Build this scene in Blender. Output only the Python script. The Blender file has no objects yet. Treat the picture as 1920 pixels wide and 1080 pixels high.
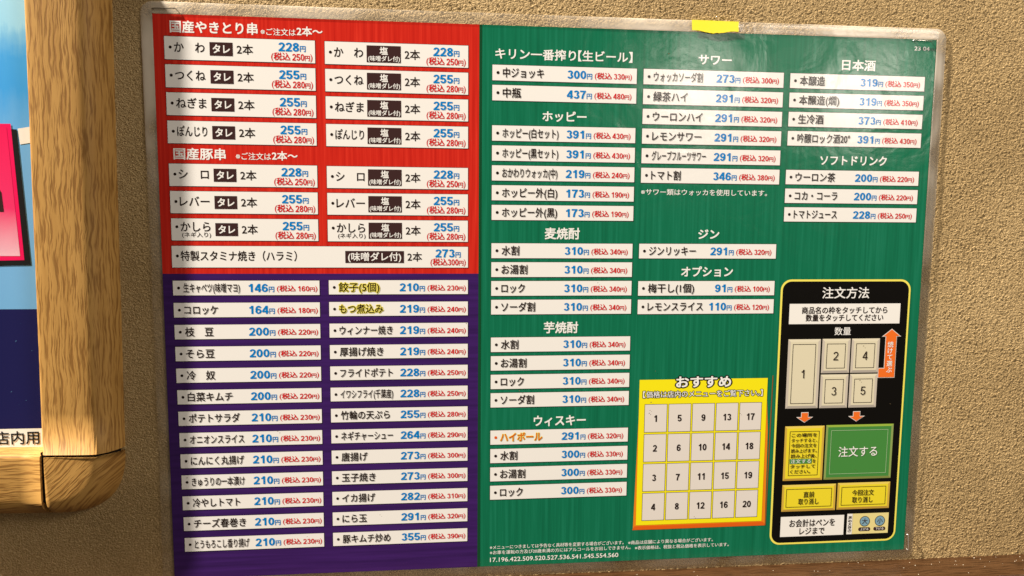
import bpy, math, random
from mathutils import Vector, Matrix
random.seed(7)
scene = bpy.context.scene
C = scene.collection

# ------------------------------------------------------------------ camera
cam_d = bpy.data.cameras.new("camera")
cam = bpy.data.objects.new("camera", cam_d)
C.objects.link(cam)
cx = Vector((0.99462791, -0.10317251, 0.00841167))
cy = Vector((0.00233784, 0.10362881, 0.99461329))
cz = Vector((-0.10348844, -0.98925048, 0.10331331))
m = Matrix((cx, cy, cz)).transposed().to_4x4()
m.translation = Vector((0.14002785, -0.40572195, -0.09648465))
cam.matrix_world = m
cam_d.sensor_width = 36.0
cam_d.lens = 1409.8 / 1920 * 36.0
cam_d.clip_start = 0.01
cam_d.clip_end = 50
scene.camera = cam

# ------------------------------------------------------------------ world and lamps
world = bpy.data.worlds.new("World")
scene.world = world
world.use_nodes = True
bg = world.node_tree.nodes["Background"]
bg.inputs[0].default_value = (1.0, 0.80, 0.58, 1)
bg.inputs[1].default_value = 0.07

def lamp(name, loc, target, size, power, col, shape='DISK'):
    d = bpy.data.lights.new(name, 'AREA')
    d.shape = shape; d.size = size; d.energy = power; d.color = col
    o = bpy.data.objects.new(name, d); C.objects.link(o)
    o.location = loc
    o.rotation_euler = (Vector(target) - Vector(loc)).to_track_quat('-Z', 'Y').to_euler()
    return o
WARM = (1.0, 0.905, 0.79)
lamp("ceiling_lamp", (-2.3, -0.625, 2.5), (0.1, 0, -0.15), 0.11, 570, WARM)
lamp("fill_lamp", (1.1, -0.95, 0.65), (0.35, 0, -0.15), 0.5, 10.5, WARM)  # unseen fill lamp, added to brighten the right side
lamp("far_lamp", (0.92, -1.79, 0.29), (0.285, 0, -0.03), 0.22, 2.4, WARM)
lamp("far_lamp", (1.42, -1.79, 0.27), (0.375, 0, -0.03), 0.24, 3.0, WARM)
scene.view_settings.view_transform = 'Standard'
scene.view_settings.look = 'None'
scene.view_settings.exposure = 0
scene.view_settings.gamma = 1
scene.cycles.use_denoising = True
scene.cycles.sample_clamp_indirect = 3.0
scene.cycles.max_bounces = 8
scene.cycles.transparent_max_bounces = 12

# sheet millimetres (x right, y down, d = depth towards the viewer) to world metres
W, H = 420.0, 297.0
def P(x, y, d=0.0): return (x / 1000, -d / 1000, -y / 1000)

# ------------------------------------------------------------------ materials
MATS = {}
def laminate_relief():
    """node group: the slight waviness of the laminate, shared by everything printed under it"""
    g = bpy.data.node_groups.new('laminate_relief', 'ShaderNodeTree')
    g.interface.new_socket('Normal', in_out='OUTPUT', socket_type='NodeSocketVector')
    nd = g.nodes; ou = nd.new('NodeGroupOutput'); geo = nd.new('ShaderNodeNewGeometry')
    n1 = nd.new('ShaderNodeTexNoise'); n2 = nd.new('ShaderNodeTexNoise'); ma = nd.new('ShaderNodeMath'); bp = nd.new('ShaderNodeBump')
    for n, sc, dt, ds in ((n1, 30, 3, .9), (n2, 240, 2, .6)):
        n.inputs['Scale'].default_value = sc; n.inputs['Detail'].default_value = dt; n.inputs['Distortion'].default_value = ds
        g.links.new(geo.outputs['Position'], n.inputs['Vector'])
    ma.operation = 'MULTIPLY_ADD'; ma.inputs[1].default_value = .07
    g.links.new(n2.outputs[0], ma.inputs[0]); g.links.new(n1.outputs[0], ma.inputs[2])
    bp.inputs['Distance'].default_value = .00042; g.links.new(ma.outputs[0], bp.inputs['Height']); g.links.new(bp.outputs[0], ou.inputs[0])
    return g
RELIEF = laminate_relief()
def flat(name, col, rough=0.9, spec=0.0):
    if name in MATS: return MATS[name]
    mt = bpy.data.materials.new(name); mt.use_nodes = True
    b = mt.node_tree.nodes["Principled BSDF"]
    if spec == 0.0:      # print sealed under clear laminate
        b.inputs["Coat Weight"].default_value = 1.0; b.inputs["Coat Roughness"].default_value = 0.17; b.inputs["Coat IOR"].default_value = 1.42
        gn = mt.node_tree.nodes.new('ShaderNodeGroup'); gn.node_tree = RELIEF
        mt.node_tree.links.new(gn.outputs[0], b.inputs["Coat Normal"])
    b.inputs["Base Color"].default_value = (*col, 1)
    b.inputs["Roughness"].default_value = rough
    b.inputs["Specular IOR Level"].default_value = spec
    MATS[name] = mt
    return mt

class N:
    """small helper round a node tree"""
    def __init__(s, mt): s.t = mt.node_tree; s.b = s.t.nodes.get("Principled BSDF")
    def n(s, typ, **kw):
        nd = s.t.nodes.new(typ)
        for k, v in kw.items():
            if k in nd.inputs: nd.inputs[k].default_value = v
            else: setattr(nd, k, v)
        return nd
    def l(s, a, b): s.t.links.new(a, b)
    def coords(s, scale, kind='Object', loc=(0, 0, 0), rot=(0, 0, 0)):
        tc = s.n('ShaderNodeTexCoord'); mp = s.n('ShaderNodeMapping')
        mp.inputs['Scale'].default_value = scale; mp.inputs['Location'].default_value = loc
        mp.inputs['Rotation'].default_value = rot
        s.l(tc.outputs[kind], mp.inputs['Vector']); return mp.outputs[0]
    def noise(s, vec, scale=1.0, detail=2.0, rough=0.5, dist=0.0):
        nd = s.n('ShaderNodeTexNoise'); nd.inputs['Scale'].default_value = scale
        nd.inputs['Detail'].default_value = detail; nd.inputs['Roughness'].default_value = rough
        nd.inputs['Distortion'].default_value = dist
        s.l(vec, nd.inputs['Vector']); return nd.outputs[0]
    def ramp(s, fac, stops):
        r = s.n('ShaderNodeValToRGB'); e = r.color_ramp.elements
        while len(e) < len(stops): e.new(0.5)
        for el, (p, c) in zip(e, stops): el.position = p; el.color = (*c, 1) if len(c) == 3 else c
        s.l(fac, r.inputs[0]); return r.outputs[0]
    def math(s, op, a, b=None):
        nd = s.n('ShaderNodeMath'); nd.operation = op
        for i, v in enumerate((a, b)):
            if v is None: continue
            if isinstance(v, (int, float)): nd.inputs[i].default_value = v
            else: s.l(v, nd.inputs[i])
        return nd.outputs[0]
    def mix(s, fac, a, b):
        nd = s.n('ShaderNodeMix'); nd.data_type = 'RGBA'
        for i, v in ((0, fac), (6, a), (7, b)):
            if isinstance(v, (int, float)): nd.inputs[i].default_value = v
            elif isinstance(v, tuple): nd.inputs[i].default_value = (*v, 1)
            else: s.l(v, nd.inputs[i])
        return nd.outputs[2]

def streaked(name, c0, c1, c2, sx, sz, dist=0.0, contrast=(0.3, 0.5, 0.7)):
    """printed ground with long faint streaks"""
    mt = flat(name, c0); k = N(mt)
    tc = k.n('ShaderNodeTexCoord')
    geo = k.n('ShaderNodeNewGeometry')
    mp = k.n('ShaderNodeMapping'); mp.inputs['Scale'].default_value = (sx, 1, sz)
    k.l(geo.outputs['Position'], mp.inputs['Vector'])
    f = k.noise(mp.outputs[0], 1.0, 3.0, 0.6, dist)
    k.l(k.ramp(f, [(contrast[0], c1), (contrast[1], c0), (contrast[2], c2)]), k.b.inputs['Base Color'])
    return mt

M = {}
M['red'] = streaked('red_print', (0.55, 0.020, 0.011), (0.45, 0.013, 0.008), (0.66, 0.034, 0.018), 520, 14)
M['green'] = streaked('green_print', (0.005, 0.149, 0.072), (0.004, 0.122, 0.058), (0.012, 0.192, 0.104), 520, 12, 0.0, (0.3, 0.5, 0.78))
M['purple'] = streaked('purple_print', (0.040, 0.0118, 0.104), (0.031, 0.0095, 0.080), (0.050, 0.0145, 0.130), 14, 380)
M['green_edge'] = flat('dark_green_print', (0.006, 0.060, 0.022))
M['paper'] = flat('paper', (0.80, 0.78, 0.74))
M['strip'] = flat('cream_print', (0.82, 0.80, 0.765))
M['black'] = flat('black_ink', (0.020, 0.011, 0.009))
M['panel'] = flat('black_print', (0.004, 0.0035, 0.003))
M['outline'] = flat('outline_ink', (0.025, 0.013, 0.012))
M['blue'] = flat('blue_ink', (0.001, 0.195, 0.54))
M['redink'] = flat('red_ink', (0.60, 0.012, 0.016))
M['tag'] = flat('brown_print', (0.045, 0.020, 0.020))
M['white'] = flat('white_print', (0.84, 0.82, 0.78))
M['whitet'] = flat('white_ink', (0.84, 0.83, 0.80))
M['yellow'] = flat('yellow_print', (0.86, 0.76, 0.010))
M['glow'] = flat('yellow_glow_print', (0.84, 0.74, 0.12))
M['orange'] = flat('orange_print', (0.78, 0.22, 0.012))
M['orange_dark'] = flat('deep_orange_print', (0.70, 0.11, 0.008))
M['brown'] = flat('brown_line_print', (0.25, 0.09, 0.02))
M['cell'] = flat('cell_print', (0.72, 0.67, 0.62))
M['cream'] = flat('key_cream_print', (0.70, 0.64, 0.46))
M['creamhi'] = flat('key_cream_light_print', (0.76, 0.70, 0.52))
M['creamlo'] = flat('key_cream_grey_print', (0.40, 0.36, 0.31))
M['creammid'] = flat('key_cream_mid_print', (0.56, 0.50, 0.42))
M['keyyel'] = flat('key_yellow_print', (0.80, 0.66, 0.030))
M['keyyelhi'] = flat('key_yellow_light_print', (0.80, 0.62, 0.12))
M['keyyello'] = flat('key_yellow_brown_print', (0.46, 0.28, 0.05))
M['keyyelmid'] = flat('key_yellow_mid_print', (0.60, 0.40, 0.06))
M['keygrn'] = flat('key_green_print', (0.060, 0.24, 0.050))
M['keygrnhi'] = flat('key_green_light_print', (0.32, 0.46, 0.06))
M['keygrnlo'] = flat('key_green_olive_print', (0.20, 0.24, 0.06))
M['keygrnmid'] = flat('key_green_mid_print', (0.26, 0.34, 0.10))
M['keygrnline'] = flat('key_green_line_print', (0.34, 0.52, 0.28))
M['arrow'] = flat('orange_arrow_print', (0.82, 0.16, 0.020))
M['palebox'] = flat('pale_yellow_print', (0.76, 0.66, 0.28))
M['disc'] = flat('blue_disc_print', (0.20, 0.36, 0.46))
M['hiball'] = flat('orange_red_ink', (0.72, 0.10, 0.006))

def mat_wall():
    mt = flat('sandy_stucco', (0.42, 0.29, 0.135), 0.75, 0.35); k = N(mt)
    v = k.coords((1, 1, 1))
    vs = k.coords((1, 1, 1.25))
    big = k.noise(v, 9, 3, 0.6)
    fine = k.noise(vs, 1000, 2, 0.55, 0.3)
    mid = k.noise(vs, 560, 1.5, 0.5, 0.4)
    col = k.ramp(k.math('ADD', k.math('MULTIPLY', big, 0.5), k.math('MULTIPLY', fine, 0.5)),
                 [(0.3, (0.205, 0.134, 0.053)), (0.5, (0.330, 0.226, 0.099)), (0.70, (0.455, 0.328, 0.160))])
    k.l(col, k.b.inputs['Base Color'])
    h = k.math('ADD', k.math('MULTIPLY', fine, 0.62), k.math('MULTIPLY', mid, 0.38))
    micro = k.noise(vs, 2000, 1, 0.5)
    h2 = k.math('ADD', h, k.math('MULTIPLY', micro, 0.20))
    dp = k.n('ShaderNodeDisplacement'); dp.inputs['Midlevel'].default_value = 0.5
    dp.inputs['Scale'].default_value = 0.0016
    k.l(h2, dp.inputs['Height'])
    k.l(dp.outputs[0], k.t.nodes['Material Output'].inputs['Displacement'])
    mt.displacement_method = 'BOTH'
    return mt
M['wall'] = mat_wall()

def mat_wood(name, base, dark, lite, rough=0.55):
    """wood-grain foil: short dark streaks along V (UV in metres)"""
    mt = flat(name, base, rough, 0.2); k = N(mt)
    uv = k.coords((1, 1, 1), 'UV')
    wob = k.noise(uv, 42, 2, 0.5)
    sep = k.n('ShaderNodeSeparateXYZ'); k.l(uv, sep.inputs[0])
    x = k.math('ADD', sep.outputs[0], k.math('MULTIPLY', wob, 0.005))
    def st(sx, sy):
        cb = k.n('ShaderNodeCombineXYZ')
        k.l(k.math('MULTIPLY', x, sx), cb.inputs[0]); k.l(k.math('MULTIPLY', sep.outputs[1], sy), cb.inputs[1])
        return cb.outputs[0]
    s1 = k.noise(st(900, 48), 1, 2, 0.6)
    s2 = k.noise(st(260, 16), 1, 2, 0.5)
    s3 = k.noise(st(1500, 180), 1, 1, 0.5)
    ground = k.ramp(s2, [(0.3, base), (0.7, lite)])
    f = k.ramp(k.math('ADD', k.math('MULTIPLY', s1, 0.8), k.math('MULTIPLY', s3, 0.2)),
               [(0.41, (1, 1, 1)), (0.52, (0, 0, 0))])
    k.l(k.mix(k.math('MULTIPLY', f, 0.74), ground, dark), k.b.inputs['Base Color'])
    bp = k.n('ShaderNodeBump'); bp.inputs['Strength'].default_value = 0.25; bp.inputs['Distance'].default_value = 0.0002
    bp.invert = True
    k.l(f, bp.inputs['Height']); k.l(bp.outputs[0], k.b.inputs['Normal'])
    return mt
M['oak'] = mat_wood('oak_foil', (0.385, 0.205, 0.052), (0.175, 0.074, 0.015), (0.47, 0.262, 0.074))
M['ledge'] = mat_wood('brown_wood', (0.054, 0.024, 0.009), (0.022, 0.009, 0.003), (0.076, 0.036, 0.014), 0.35)
M['gap'] = flat('dark_gap', (0.010, 0.007, 0.005), .9, .1)
M['crumb'] = flat('pale_crumb', (0.75, 0.66, 0.50), .9, .1)

def mat_film(name, haze, rough, bumpd, gain, hazecol=(0.80, 0.72, 0.60)):
    mt = bpy.data.materials.new(name); mt.use_nodes = True
    k = N(mt); k.t.nodes.remove(k.b)
    out = k.t.nodes['Material Output']
    geo = k.n('ShaderNodeNewGeometry')
    pos = geo.outputs['Position']
    mp = k.n('ShaderNodeMapping'); mp.inputs['Scale'].default_value = (1, 1, 1); k.l(pos, mp.inputs['Vector'])
    n1 = k.noise(mp.outputs[0], 34, 3, 0.55, 0.9)
    n2 = k.noise(mp.outputs[0], 260, 2, 0.6, 0.8)
    h = k.math('ADD', n1, k.math('MULTIPLY', n2, 0.05))
    bp = k.n('ShaderNodeBump'); bp.inputs['Strength'].default_value = 1.0; bp.inputs['Distance'].default_value = bumpd
    k.l(h, bp.inputs['Height'])
    tr = k.n('ShaderNodeBsdfTransparent'); gl = k.n('ShaderNodeBsdfGlossy'); gl.inputs['Roughness'].default_value = rough
    k.l(bp.outputs[0], gl.inputs['Normal'])
    fr = k.n('ShaderNodeFresnel'); fr.inputs['IOR'].default_value = 1.40
    mx = k.n('ShaderNodeMixShader')
    k.l(k.math('MINIMUM', k.math('MULTIPLY', fr.outputs[0], gain), 0.11 * gain), mx.inputs[0]); k.l(tr.outputs[0], mx.inputs[1]); k.l(gl.outputs[0], mx.inputs[2])
    df = k.n('ShaderNodeBsdfDiffuse'); df.inputs['Color'].default_value = (*hazecol, 1)
    mx2 = k.n('ShaderNodeMixShader')
    # scuffs: faint milky marks in the film
    n3 = k.noise(mp.outputs[0], 28, 6, 0.7, 2.0)
    sc = k.ramp(n3, [(0.60, (0, 0, 0)), (0.78, (1, 1, 1))])
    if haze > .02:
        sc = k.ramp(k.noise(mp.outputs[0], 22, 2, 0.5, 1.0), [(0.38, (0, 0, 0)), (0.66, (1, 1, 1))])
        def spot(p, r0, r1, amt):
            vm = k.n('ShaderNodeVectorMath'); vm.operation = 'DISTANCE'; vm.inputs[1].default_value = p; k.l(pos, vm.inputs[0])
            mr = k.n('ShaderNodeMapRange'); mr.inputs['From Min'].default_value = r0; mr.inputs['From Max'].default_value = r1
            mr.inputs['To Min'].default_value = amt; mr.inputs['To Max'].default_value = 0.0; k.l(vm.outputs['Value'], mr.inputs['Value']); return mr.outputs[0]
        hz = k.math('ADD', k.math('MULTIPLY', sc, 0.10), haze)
        # reflected brightness painted as milky haze at the two upper corners and the top
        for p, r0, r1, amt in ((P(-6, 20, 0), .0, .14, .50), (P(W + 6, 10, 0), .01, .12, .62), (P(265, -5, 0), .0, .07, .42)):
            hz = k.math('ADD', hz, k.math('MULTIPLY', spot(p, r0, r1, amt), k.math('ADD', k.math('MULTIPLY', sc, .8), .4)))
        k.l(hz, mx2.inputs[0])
    else: k.l(k.math('ADD', k.math('MULTIPLY', sc, 0.02), haze), mx2.inputs[0])
    k.l(mx.outputs[0], mx2.inputs[1]); k.l(df.outputs[0], mx2.inputs[2])
    k.l(mx2.outputs[0], out.inputs['Surface'])
    MATS[name] = mt
    return mt
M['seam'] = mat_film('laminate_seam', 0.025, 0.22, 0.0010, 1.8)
M['reflection'] = flat('yellow_reflection', (0.90, 0.80, 0.006), 0.35, 0.4)
M['steel'] = flat('steel_wire', (0.70, 0.68, 0.62), 0.25, 0.5); MATS['steel_wire'].node_tree.nodes["Principled BSDF"].inputs['Metallic'].default_value = 0.9
M['steeldark'] = flat('dark_wire', (0.10, 0.08, 0.06), 0.35, 0.5)

# ------------------------------------------------------------------ mesh helpers 

class MB:
    def __init__(s): s.v = []; s.f = []; s.mi = []; s.mats = []; s.uv = {}
    def mat(s, mt):
        if mt not in s.mats: s.mats.append(mt)
        return s.mats.index(mt)
    def face(s, pts, mt):
        b = len(s.v); s.v += pts; s.f.append(tuple(range(b, b + len(pts)))); s.mi.append(s.mat(mt))
    def poly(s, pts, d, mt):
        a = sum(pts[i][0] * pts[(i + 1) % len(pts)][1] - pts[(i + 1) % len(pts)][0] * pts[i][1] for i in range(len(pts)))
        if a > 0: pts = pts[::-1]
        s.face([P(x, y, d) for x, y in pts], mt)
    def rect(s, x0, y0, x1, y1, d, mt): s.poly([(x0, y0), (x1, y0), (x1, y1), (x0, y1)], d, mt)
    def line_rect(s, x0, y0, x1, y1, w, d, mt):
        s.rect(x0, y0, x1, y0 + w, d, mt); s.rect(x0, y1 - w, x1, y1, d, mt)
        s.rect(x0, y0 + w, x0 + w, y1 - w, d, mt); s.rect(x1 - w, y0 + w, x1, y1 - w, d, mt)
    def disc(s, x, y, r, d, mt, n=20):
        s.poly([(x + r * math.cos(i * 2 * math.pi / n), y + r * math.sin(i * 2 * math.pi / n)) for i in range(n)], d, mt)
    def glyphs(s, verts, faces, mt, d):
        b = len(s.v); k = s.mat(mt)
        s.v += [P(x, y, d) for x, y in verts]
        for f in faces: s.f.append(tuple(b + i for i in f)); s.mi.append(k)
    def build(s, name, parent=None, smooth=False, origin=None):
        me = bpy.data.meshes.new(name)
        xs = list(zip(*s.v))
        o0 = Vector(origin) if origin else Vector([(min(c) + max(c)) / 2 for c in xs])
        if not origin: o0.y = max(xs[1])
        me.from_pydata([tuple(Vector(v) - o0) for v in s.v], [], s.f)
        for mt in s.mats: me.materials.append(mt)
        me.polygons.foreach_set('material_index', s.mi)
        if smooth: me.polygons.foreach_set('use_smooth', [True] * len(s.f))
        if s.uv:
            u = me.uv_layers.new(name='UVMap')
            for li, lp in enumerate(me.loops): u.data[li].uv = s.uv[lp.vertex_index]
        me.update()
        ob = bpy.data.objects.new(name, me); C.objects.link(ob)
        ob['_w'] = tuple(o0)
        pw = Vector(parent['_w']) if parent else Vector((0, 0, 0))
        ob.location = o0 - pw
        if parent: ob.parent = parent
        return ob

def thing(name, loc, label, cat, group=None):
    o = bpy.data.objects.new(name, None); C.objects.link(o); o.empty_display_size = 0.02
    o.location = loc; o['_w'] = tuple(loc); o['label'] = label; o['category'] = cat
    if group: o['group'] = group
    return o
def tag(o, label, cat, group=None):
    o['label'] = label; o['category'] = cat
    if group: o['group'] = group

# ------------------------------------------------------------------ lettering
_fc = bpy.data.curves.new('lettering', 'FONT'); _fc.resolution_u = 3
_fo = bpy.data.objects.new('lettering', _fc); C.objects.link(_fo)
_cache = {}
def dense(body): return any(ord(c) > 0x2000 for c in body)
def layers(body, off):
    """outline sets that together give the stroke weight: curve offset for open letters, shifted copies for dense ones"""
    if not dense(body) and off <= .05: return [(glyph(body, off), 0, 0)]
    if off <= .004: return [(glyph(body), 0, 0)]
    n = 4 if off < .045 else 9
    w = off * (1.0 if n == 4 else .95)
    L = [(glyph(body), w * math.cos(math.pi / 4 + i * 2 * math.pi / n), w * math.sin(math.pi / 4 + i * 2 * math.pi / n)) for i in range(n)]
    if n == 9: L += [(glyph(body), .5 * a, .5 * b) for _, a, b in L[::2]]
    return L
def glyph(body, off=0.0):
    k = (body, off)
    if k not in _cache:
        _fc.body = body; _fc.offset = off; _fc.size = 1.0
        bpy.context.view_layer.update()
        ev = _fo.evaluated_get(bpy.context.evaluated_depsgraph_get())
        me = ev.to_mesh()
        vs = [(v.co.x, -v.co.y) for v in me.vertices]; fs = [tuple(p.vertices) for p in me.polygons]
        # outward winding towards the viewer
        fs2 = []
        for f in fs:
            a = sum(vs[f[i]][0] * vs[f[(i + 1) % len(f)]][1] - vs[f[(i + 1) % len(f)]][0] * vs[f[i]][1] for i in range(len(f)))
            fs2.append(f if a < 0 else f[::-1])
        ev.to_mesh_clear()
        _cache[k] = (vs, fs2)
    return _cache[k]
def bbox(vs):
    xs = [v[0] for v in vs]; ys = [v[1] for v in vs]
    return min(xs), min(ys), max(xs), max(ys)
KB = bbox(glyph('国')[0]); DB = bbox(glyph('0')[0])
KH, KC = KB[3] - KB[1], (KB[1] + KB[3]) / 2
DH, DC = DB[3] - DB[1], (DB[1] + DB[3]) / 2

def text(mb, body, x0, x1, yc, hk, mt, d, off=0.012, align='l', digits=False, rot=0):
    """letters hk mm high centred on yc; stretched to x0..x1 if both are given"""
    if body[0] == '※': off = min(off, .010)
    b0 = bbox(glyph(body, 0.0)[0])
    sc = hk / (DH if digits else KH); cc = DC if digits else KC
    sx = sc
    if x0 is not None and x1 is not None and align == 'l': sx = (x1 - x0) / (b0[2] - b0[0])
    w = (b0[2] - b0[0]) * sx
    if align == 'c': ox = (x0 + x1) / 2 - w / 2
    elif align == 'r': ox = x1 - w
    else: ox = x0
    for j, ((vs, fs), dx, dy) in enumerate(layers(body, off)):
        mb.glyphs([(ox + (x + dx - b0[0]) * sx, yc + (y + dy - cc) * sc) for x, y in vs], fs, mt, d + .003 * j)
    return ox, ox + w

# grotesque numerals drawn as strokes (unit height, y up)
def _arc(cx, cy, rx, ry, a0, a1, n=9):
    return [(cx + rx * math.cos(math.radians(a0 + (a1 - a0) * i / n)), cy + ry * math.sin(math.radians(a0 + (a1 - a0) * i / n))) for i in range(n + 1)]
NW = .54
def numeral(ch, t):
    h = t / 2; R = NW / 2 - h; c = NW / 2
    if ch == '0': return [_arc(c, .5, R, .5 - h, 90, 450, 20)]
    if ch == '1': return [[(.34, 0), (.34, 1)], [(.08, .735), (.20, .755), (.285, .84), (.315, .97)][::1]]
    if ch == '2': return [_arc(c, .70, R, .30 - h, 172, -38, 12) + [(.30, .34), (h + .06, h + .10), (h + .03, h)], [(.0, h), (NW, h)]]
    if ch == '3': return [_arc(c - .005, .735, R - .02, .265 - h, 165, -80, 11), _arc(c, .285 + .0, R, .285 - h, 85, -168, 12)]
    if ch == '4': return [[(.395, 0), (.395, 1)], [(.37, .95), (.045, .30)], [(0, .285), (NW, .285)]]
    if ch == '5': return [[(NW - .04, 1 - h), (.12, 1 - h)], [(.135, 1 - .01), (.085, .45)], _arc(c, .325, R, .325 - h, 140, -165, 14)]
    if ch == '6': return [_arc(c, .32, R, .32 - h, 90, 450, 18), _arc(c + .02, .5, R + .02, .5 - h, 35, 185, 12)]
    if ch == '7': return [[(.0, 1 - h), (NW, 1 - h)], [(NW - h, 1 - h - .02), (.33, .62), (.25, .35), (.21, 0)]]
    if ch == '8': return [_arc(c, .745, R - .02, .255 - h, 90, 450, 16), _arc(c, .28, R, .28 - h, 90, 450, 18)]
    if ch == '9': return [[(NW - x, 1 - y) for x, y in p] for p in numeral('6', t)]
    return []
def numerals(mb, body, x0, x1, yc, hgt, mt, d, t=.17, align='l'):
    """figures hgt mm high; filling x0..x1, or centred there at natural width"""
    adv = NW + .055; tot = adv * len(body) - .055
    k = (x1 - x0) / tot if align == 'l' else hgt * 1.13
    xo = x0 if align == 'l' else (x0 + x1) / 2 - tot * k / 2
    for i, ch in enumerate(body):
        for j, path in enumerate(numeral(ch, t)):
            n = len(path); L = []; Rr = []
            closed = n > 12 and math.dist(path[0], path[-1]) < 1e-6
            for q in range(n):
                if closed: p0, p2 = path[(q - 1) % (n - 1)], path[(q + 1) % (n - 1)]
                else: p0, p2 = path[max(q - 1, 0)], path[min(q + 1, n - 1)]
                dx, dy = p2[0] - p0[0], p2[1] - p0[1]; l = math.hypot(dx, dy)
                nx, ny = -dy / l * t / 2, dx / l * t / 2
                L.append((path[q][0] + nx, path[q][1] + ny)); Rr.append((path[q][0] - nx, path[q][1] - ny))
            to = lambda p: (xo + (i * adv + p[0]) * k, yc + hgt / 2 - p[1] * hgt)
            vs = [to(p) for p in L + Rr]
            mb.glyphs(vs, [(q, n + q, n + q + 1, q + 1) for q in range(n - 1)], mt, d + .004 * j)
    return xo, xo + tot * k

def run(mb, parts, x0, x1, ybase, mt, d):
    """parts: (string, height mm, is_digits, bold, gap) set on one baseline, squeezed to x0..x1"""
    items = []; x = 0
    for body, h, dg, off, gap in parts:
        b0 = bbox(glyph(body, 0.0)[0])
        sc = h / (DH if dg else KH); bot = DB[3] if dg else KB[3]
        x += gap
        if dg:
            items.append((body, x, h)); x += (NW * len(body) + .055 * (len(body) - 1)) * h * 1.02
            continue
        for j, ((vs, fs), dx, dy) in enumerate(layers(body, off)):
            items.append(([(x + (a + dx - b0[0]) * sc, (b + dy - bot) * sc) for a, b in vs], fs, .003 * j))
        x += (b0[2] - b0[0]) * sc
    k = (x1 - x0) / x
    for vs, fs, dj in items:
        if isinstance(vs, str): numerals(mb, vs, x0 + fs * k, x0 + (fs + (NW * len(vs) + .055 * (len(vs) - 1)) * dj * 1.02) * k, ybase - dj / 2, dj, mt, d, .165)
        else: mb.glyphs([(x0 + a * k, ybase + b) for a, b in vs], fs, mt, d + dj)

BN, BD, BH = 0.019, 0.032, 0.030     # stroke weights: names, digits, headings

# ------------------------------------------------------------------ the wall
def build_wall():
    x0, x1, z0, z1 = -0.16, 0.56, -0.34, 0.06
    st = 0.00064
    nx = int((x1 - x0) / st); nz = int((z1 - z0) / st)
    me = bpy.data.meshes.new('wall')
    import numpy as np
    X, Z = np.meshgrid(np.linspace(x0, x1, nx + 1), np.linspace(z0, z1, nz + 1))
    co = np.stack([X, np.full_like(X, 0.0017), Z], -1).reshape(-1, 3)
    i = (np.arange(nz)[:, None] * (nx + 1) + np.arange(nx)[None, :]).ravel()
    q = np.stack([i, i + 1, i + nx + 2, i + nx + 1], 1)
    me.vertices.add(len(co)); me.vertices.foreach_set('co', co.ravel().astype(np.float32))
    me.loops.add(q.size); me.loops.foreach_set('vertex_index', q.ravel().astype(np.int32))
    me.polygons.add(len(q)); me.polygons.foreach_set('loop_start', (np.arange(len(q)) * 4).astype(np.int32))
    me.polygons.foreach_set('use_smooth', np.ones(len(q), bool))
    me.update(calc_edges=True)
    me.materials.append(M['wall'])
    o = bpy.data.objects.new('wall', me); C.objects.link(o); o['kind'] = 'structure'
    return o
build_wall()

# ------------------------------------------------------------------ the laminated menu
menu = thing('menu_sheet', P(210, 303, 0), 'laminated Japanese food and drink menu in red, purple and green on the tan wall', 'menu')
W, H = 420.0, 297.0
mb = MB(); mb.rect(0, 0, W, H, 0.0, M['paper']); mb.build('paper', menu)
mb = MB(); mb.rect(0, 0, 164.1, 131, 0.06, M['red']); red = mb.build('red_panel', menu)
mb = MB(); mb.rect(0, 131, 164.1, H, 0.06, M['purple']); mb.build('purple_panel', menu)
mb = MB(); mb.rect(164.1, 0, W, H, 0.06, M['green'])
mb.rect(164.1, 0, 165.6, H, 0.09, M['green_edge'])
mb.build('green_panel', menu)

D1, D2, D3, D4 = 0.12, 0.17, 0.22, 0.27

def strip(x0, y0, x1, y1, label=None, line=0.22):
    b = MB()
    b.rect(x0 - line, y0 - line, x1 + line, y1 + line * 1.3, D1, M['outline'])
    b.rect(x0, y0, x1, y1, D2, M['strip'])
    o = b.build('price_strip', menu)
    return o

def price_mesh(par, pw, x1, yc, h, val):
    b = MB(); yb = yc + h / 2
    wy = h * 0.66
    vs = glyph('円', 0.012)[0]; bb = bbox(vs); s = wy / KH
    xr = x1 - (bb[2] - bb[0]) * s
    xd = xr - h * .10
    numerals(b, val, xd - pw * len(val) / 3, xd, yc, h, M['blue'], D3, .18)
    text(b, '円', xr, None, yb - wy / 2, wy, M['blue'], D3, 0.030)
    b.build('price', par)
def tax_mesh(par, x0, x1, yc, h, val):
    b = MB()
    run(b, [('(', h * 1.05, False, 0.006, 0), ('税込', h * .98, False, 0.028, h * .05), (val, h * .92, True, 0.024, h * .28),
            ('円', h * .70, False, 0.030, h * .06), (')', h * 1.05, False, 0.006, h * .06)], x0, x1, yc + h * .46, M['redink'], D3)
    b.build('price_with_tax', par)

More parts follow.
